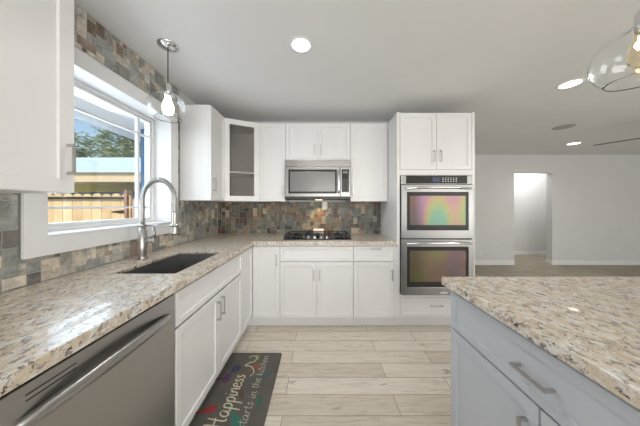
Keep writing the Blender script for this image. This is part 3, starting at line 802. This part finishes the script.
# ------------------------------------------------------------------ outside the sink window
struct('ground', MB().box(-40, -6, -.4, -1.6, 40, -.32), varied('concrete_patio', (.66, .65, .62), (.76, .75, .72), 2, .9))
ea = MB(); ea.box(-2.22, -3, 2.20, -1.60, 6, 2.24); ea.box(-2.25, -3, 2.12, -2.22, 6, 2.36)
struct('trim_3', ea, mat('white_eave_paint', (.88, .90, .92), .6))
# fence
WOOD = [varied('fence_pine_%d' % i, c1, c2, 5, .8) for i, (c1, c2) in enumerate((((.62, .43, .22), (.70, .52, .29)), ((.66, .48, .26), (.74, .57, .34)), ((.57, .38, .19), (.66, .47, .26))))]
fe = thing('wooden_fence', 'pine picket fence with rounded tops and dark rail outside the window', 'fence', (0, 3.2, 0))
x = -4.35; k = 0
while x < -2.86:
    zt = 1.50+random.uniform(-.008, .008); pw = .137
    pg = [(x, -.32), (x+pw, -.32), (x+pw, zt-.05), (x+pw-.02, zt-.015), (x+pw-.05, zt), (x+.05, zt), (x+.02, zt-.015), (x, zt-.05)]
    MB().prism(pg, 1, 0, .018).build('picket', WOOD[k % 3], fe); x += .143; k += 1
MB().box(-4.35, -.035, 1.415, -2.80, -.002, 1.45).build('rail', 'dark', fe)
hg = MB(); hg.prism([(-2.84, 1.20), (-2.84, 1.26), (-3.05, 1.235), (-3.05, 1.225)], 1, -.012, -.001); hg.build('hinge', 'dark', fe)
MB().box(-2.84, -.04, -.32, -2.80, .06, 1.55, .004).build('post', varied('brown_post', (.30, .17, .11), (.36, .22, .15), 6, .8), fe)
o = tag(MB().box(-2.78, 3.22, -.32, -2.56, 3.42, 1.42, .01).build('brick_pillar', varied('brick_red', (.42, .25, .18), (.5, .33, .25), 12, .9)), 'short reddish pillar just right of the wooden fence', 'pillar')
o = thing('blue_post', 'tall blue painted post seen at the right side of the sink window', 'post', (-2.03, 2.47, 0))
MB().box(0, 0, -.32, .19, .12, 2.19, .004).build('shaft', mat('blue_paint', (.06, .16, .32), .6), o)
MB().box(-.01, -.01, -.32, .2, .13, -.1, .004).build('plinth', 'trim', o)
# neighbour patio cover
pc = thing('patio_cover', 'neighbouring patio roof with pale blue fascia and tan soffit above the fence', 'patio roof', (0, 4.6, 0))
s_ = 217/4.6
MB().box(-9, 0, 1.315+33.7/s_, -3.4, .05, 1.315+48.5/s_, .005).build('fascia', mat('pale_blue_paint', (.50, .62, .72), .6), pc)
MB().box(-9, .07, 1.315+24.5/s_, -3.6, .10, 2.079).build('beam', mat('tan_paint', (.62, .48, .30), .7), pc)
MB().box(-9, .051, 2.08, -3.4, 5.0, 2.12).build('soffit', mat('tan_soffit', (.74, .62, .45), .7), pc)
MB().box(-9, 3.0, 1.80, -3.4, 3.12, 2.079).build('beam', mat('olive_paint', (.50, .45, .14), .7), pc)
for px in (-8.2, -6.5, -3.7): MB().box(px, 3.0, -.32, px+.14, 3.12, 1.799, .004).build('post', 'trim', pc)
tag(MB().box(-12, 9.8, -.32, -3.2, 9.9, 1.79).build('neighbour_wall', mat('tan_stucco', (.58, .47, .30), .9)), 'tan stucco wall far beyond the fence under the patio roof', 'wall')
o = thing('parked_car', 'blue shape of a parked vehicle glimpsed above the fence tops', 'car', (-6.0, 6.6, -.32))
pb = [(-2.2, .5), (-2.2, 1.2), (-1.5, 1.35), (-1.0, 1.98), (.9, 2.02), (1.6, 1.45), (2.2, 1.3), (2.25, .5)]
MB().prism(pb, 1, -.8, .8).build('body', mat('car_blue', (.05, .09, .16), .3), o)
MB().prism([(-1.2, 1.42), (-.9, 1.9), (.8, 1.93), (1.4, 1.45)], 1, -.815, -.8005).build('side_window', 'blackglass', o)
for wx_ in (-1.4, 1.4): MB().cyl((wx_, -.82, .35), (wx_, -.6, .35), .35).build('wheel', 'dark', o)
# trees
LEAF = varied('tree_leaf', (.14, .19, .08), (.28, .33, .17), 1.2, .7); BARK = varied('bark', (.20, .16, .12), (.3, .25, .2), 6, .9)
def tree(x, y, h, r, seed, label, n):
    rnd = random.Random(seed); t = thing('leafy_tree', label, 'tree', (x, y, -.32), 0, 'trees beyond the patio roof')
    tr = MB(); tips = []
    tr.tube([(0, 0, 0), (.1, 0, h*.3), (0, .1, h*.55)], [.2, .15, .10], 8)
    for k in range(16):
        a_ = rnd.uniform(0, 2*PI); e = rnd.uniform(.1, 1.3); ll = r*rnd.uniform(.6, 1.0); st = Vector((0, .05, h*rnd.uniform(.35, .58)))
        d_ = Vector((math.cos(a_)*math.cos(e), math.sin(a_)*math.cos(e), math.sin(e))); mid = st+d_*ll*.5+Vector((0, 0, .15)); en = st+d_*ll
        tr.tube([st, mid, en], [.06, .035, .012], 6); tips += [mid, en, mid.lerp(en, .5)]
    tr.build('trunk', BARK, t)
    lf = MB(); clusters = [tp+Vector((rnd.gauss(0, .5), rnd.gauss(0, .5), rnd.gauss(0, .45))) for tp in tips for _ in range(3)]
    for _ in range(n):
        c_ = rnd.choice(clusters); p = c_+Vector((rnd.gauss(0, .26), rnd.gauss(0, .26), rnd.gauss(0, .22)))
        s1 = rnd.uniform(.08, .15); q = Matrix.Rotation(rnd.uniform(0, 6.28), 3, 'Z') @ Matrix.Rotation(rnd.uniform(-1.2, 1.2), 3, 'X')
        lf.bm.faces.new([lf.bm.verts.new(p+q @ Vector(v_)) for v_ in ((-s1, 0, 0), (0, -s1*.45, .01), (s1, 0, 0), (0, s1*.45, .01))])
    lf.build('foliage', LEAF, t)
tree(-10.6, 13.6, 7.2, 3.4, 1, 'leafy green tree seen through the window above the patio roof, right one', 11000)
tree(-18.6, 15.0, 7.6, 3.4, 4, 'leafy green tree seen through the window, left of its neighbour', 10000)
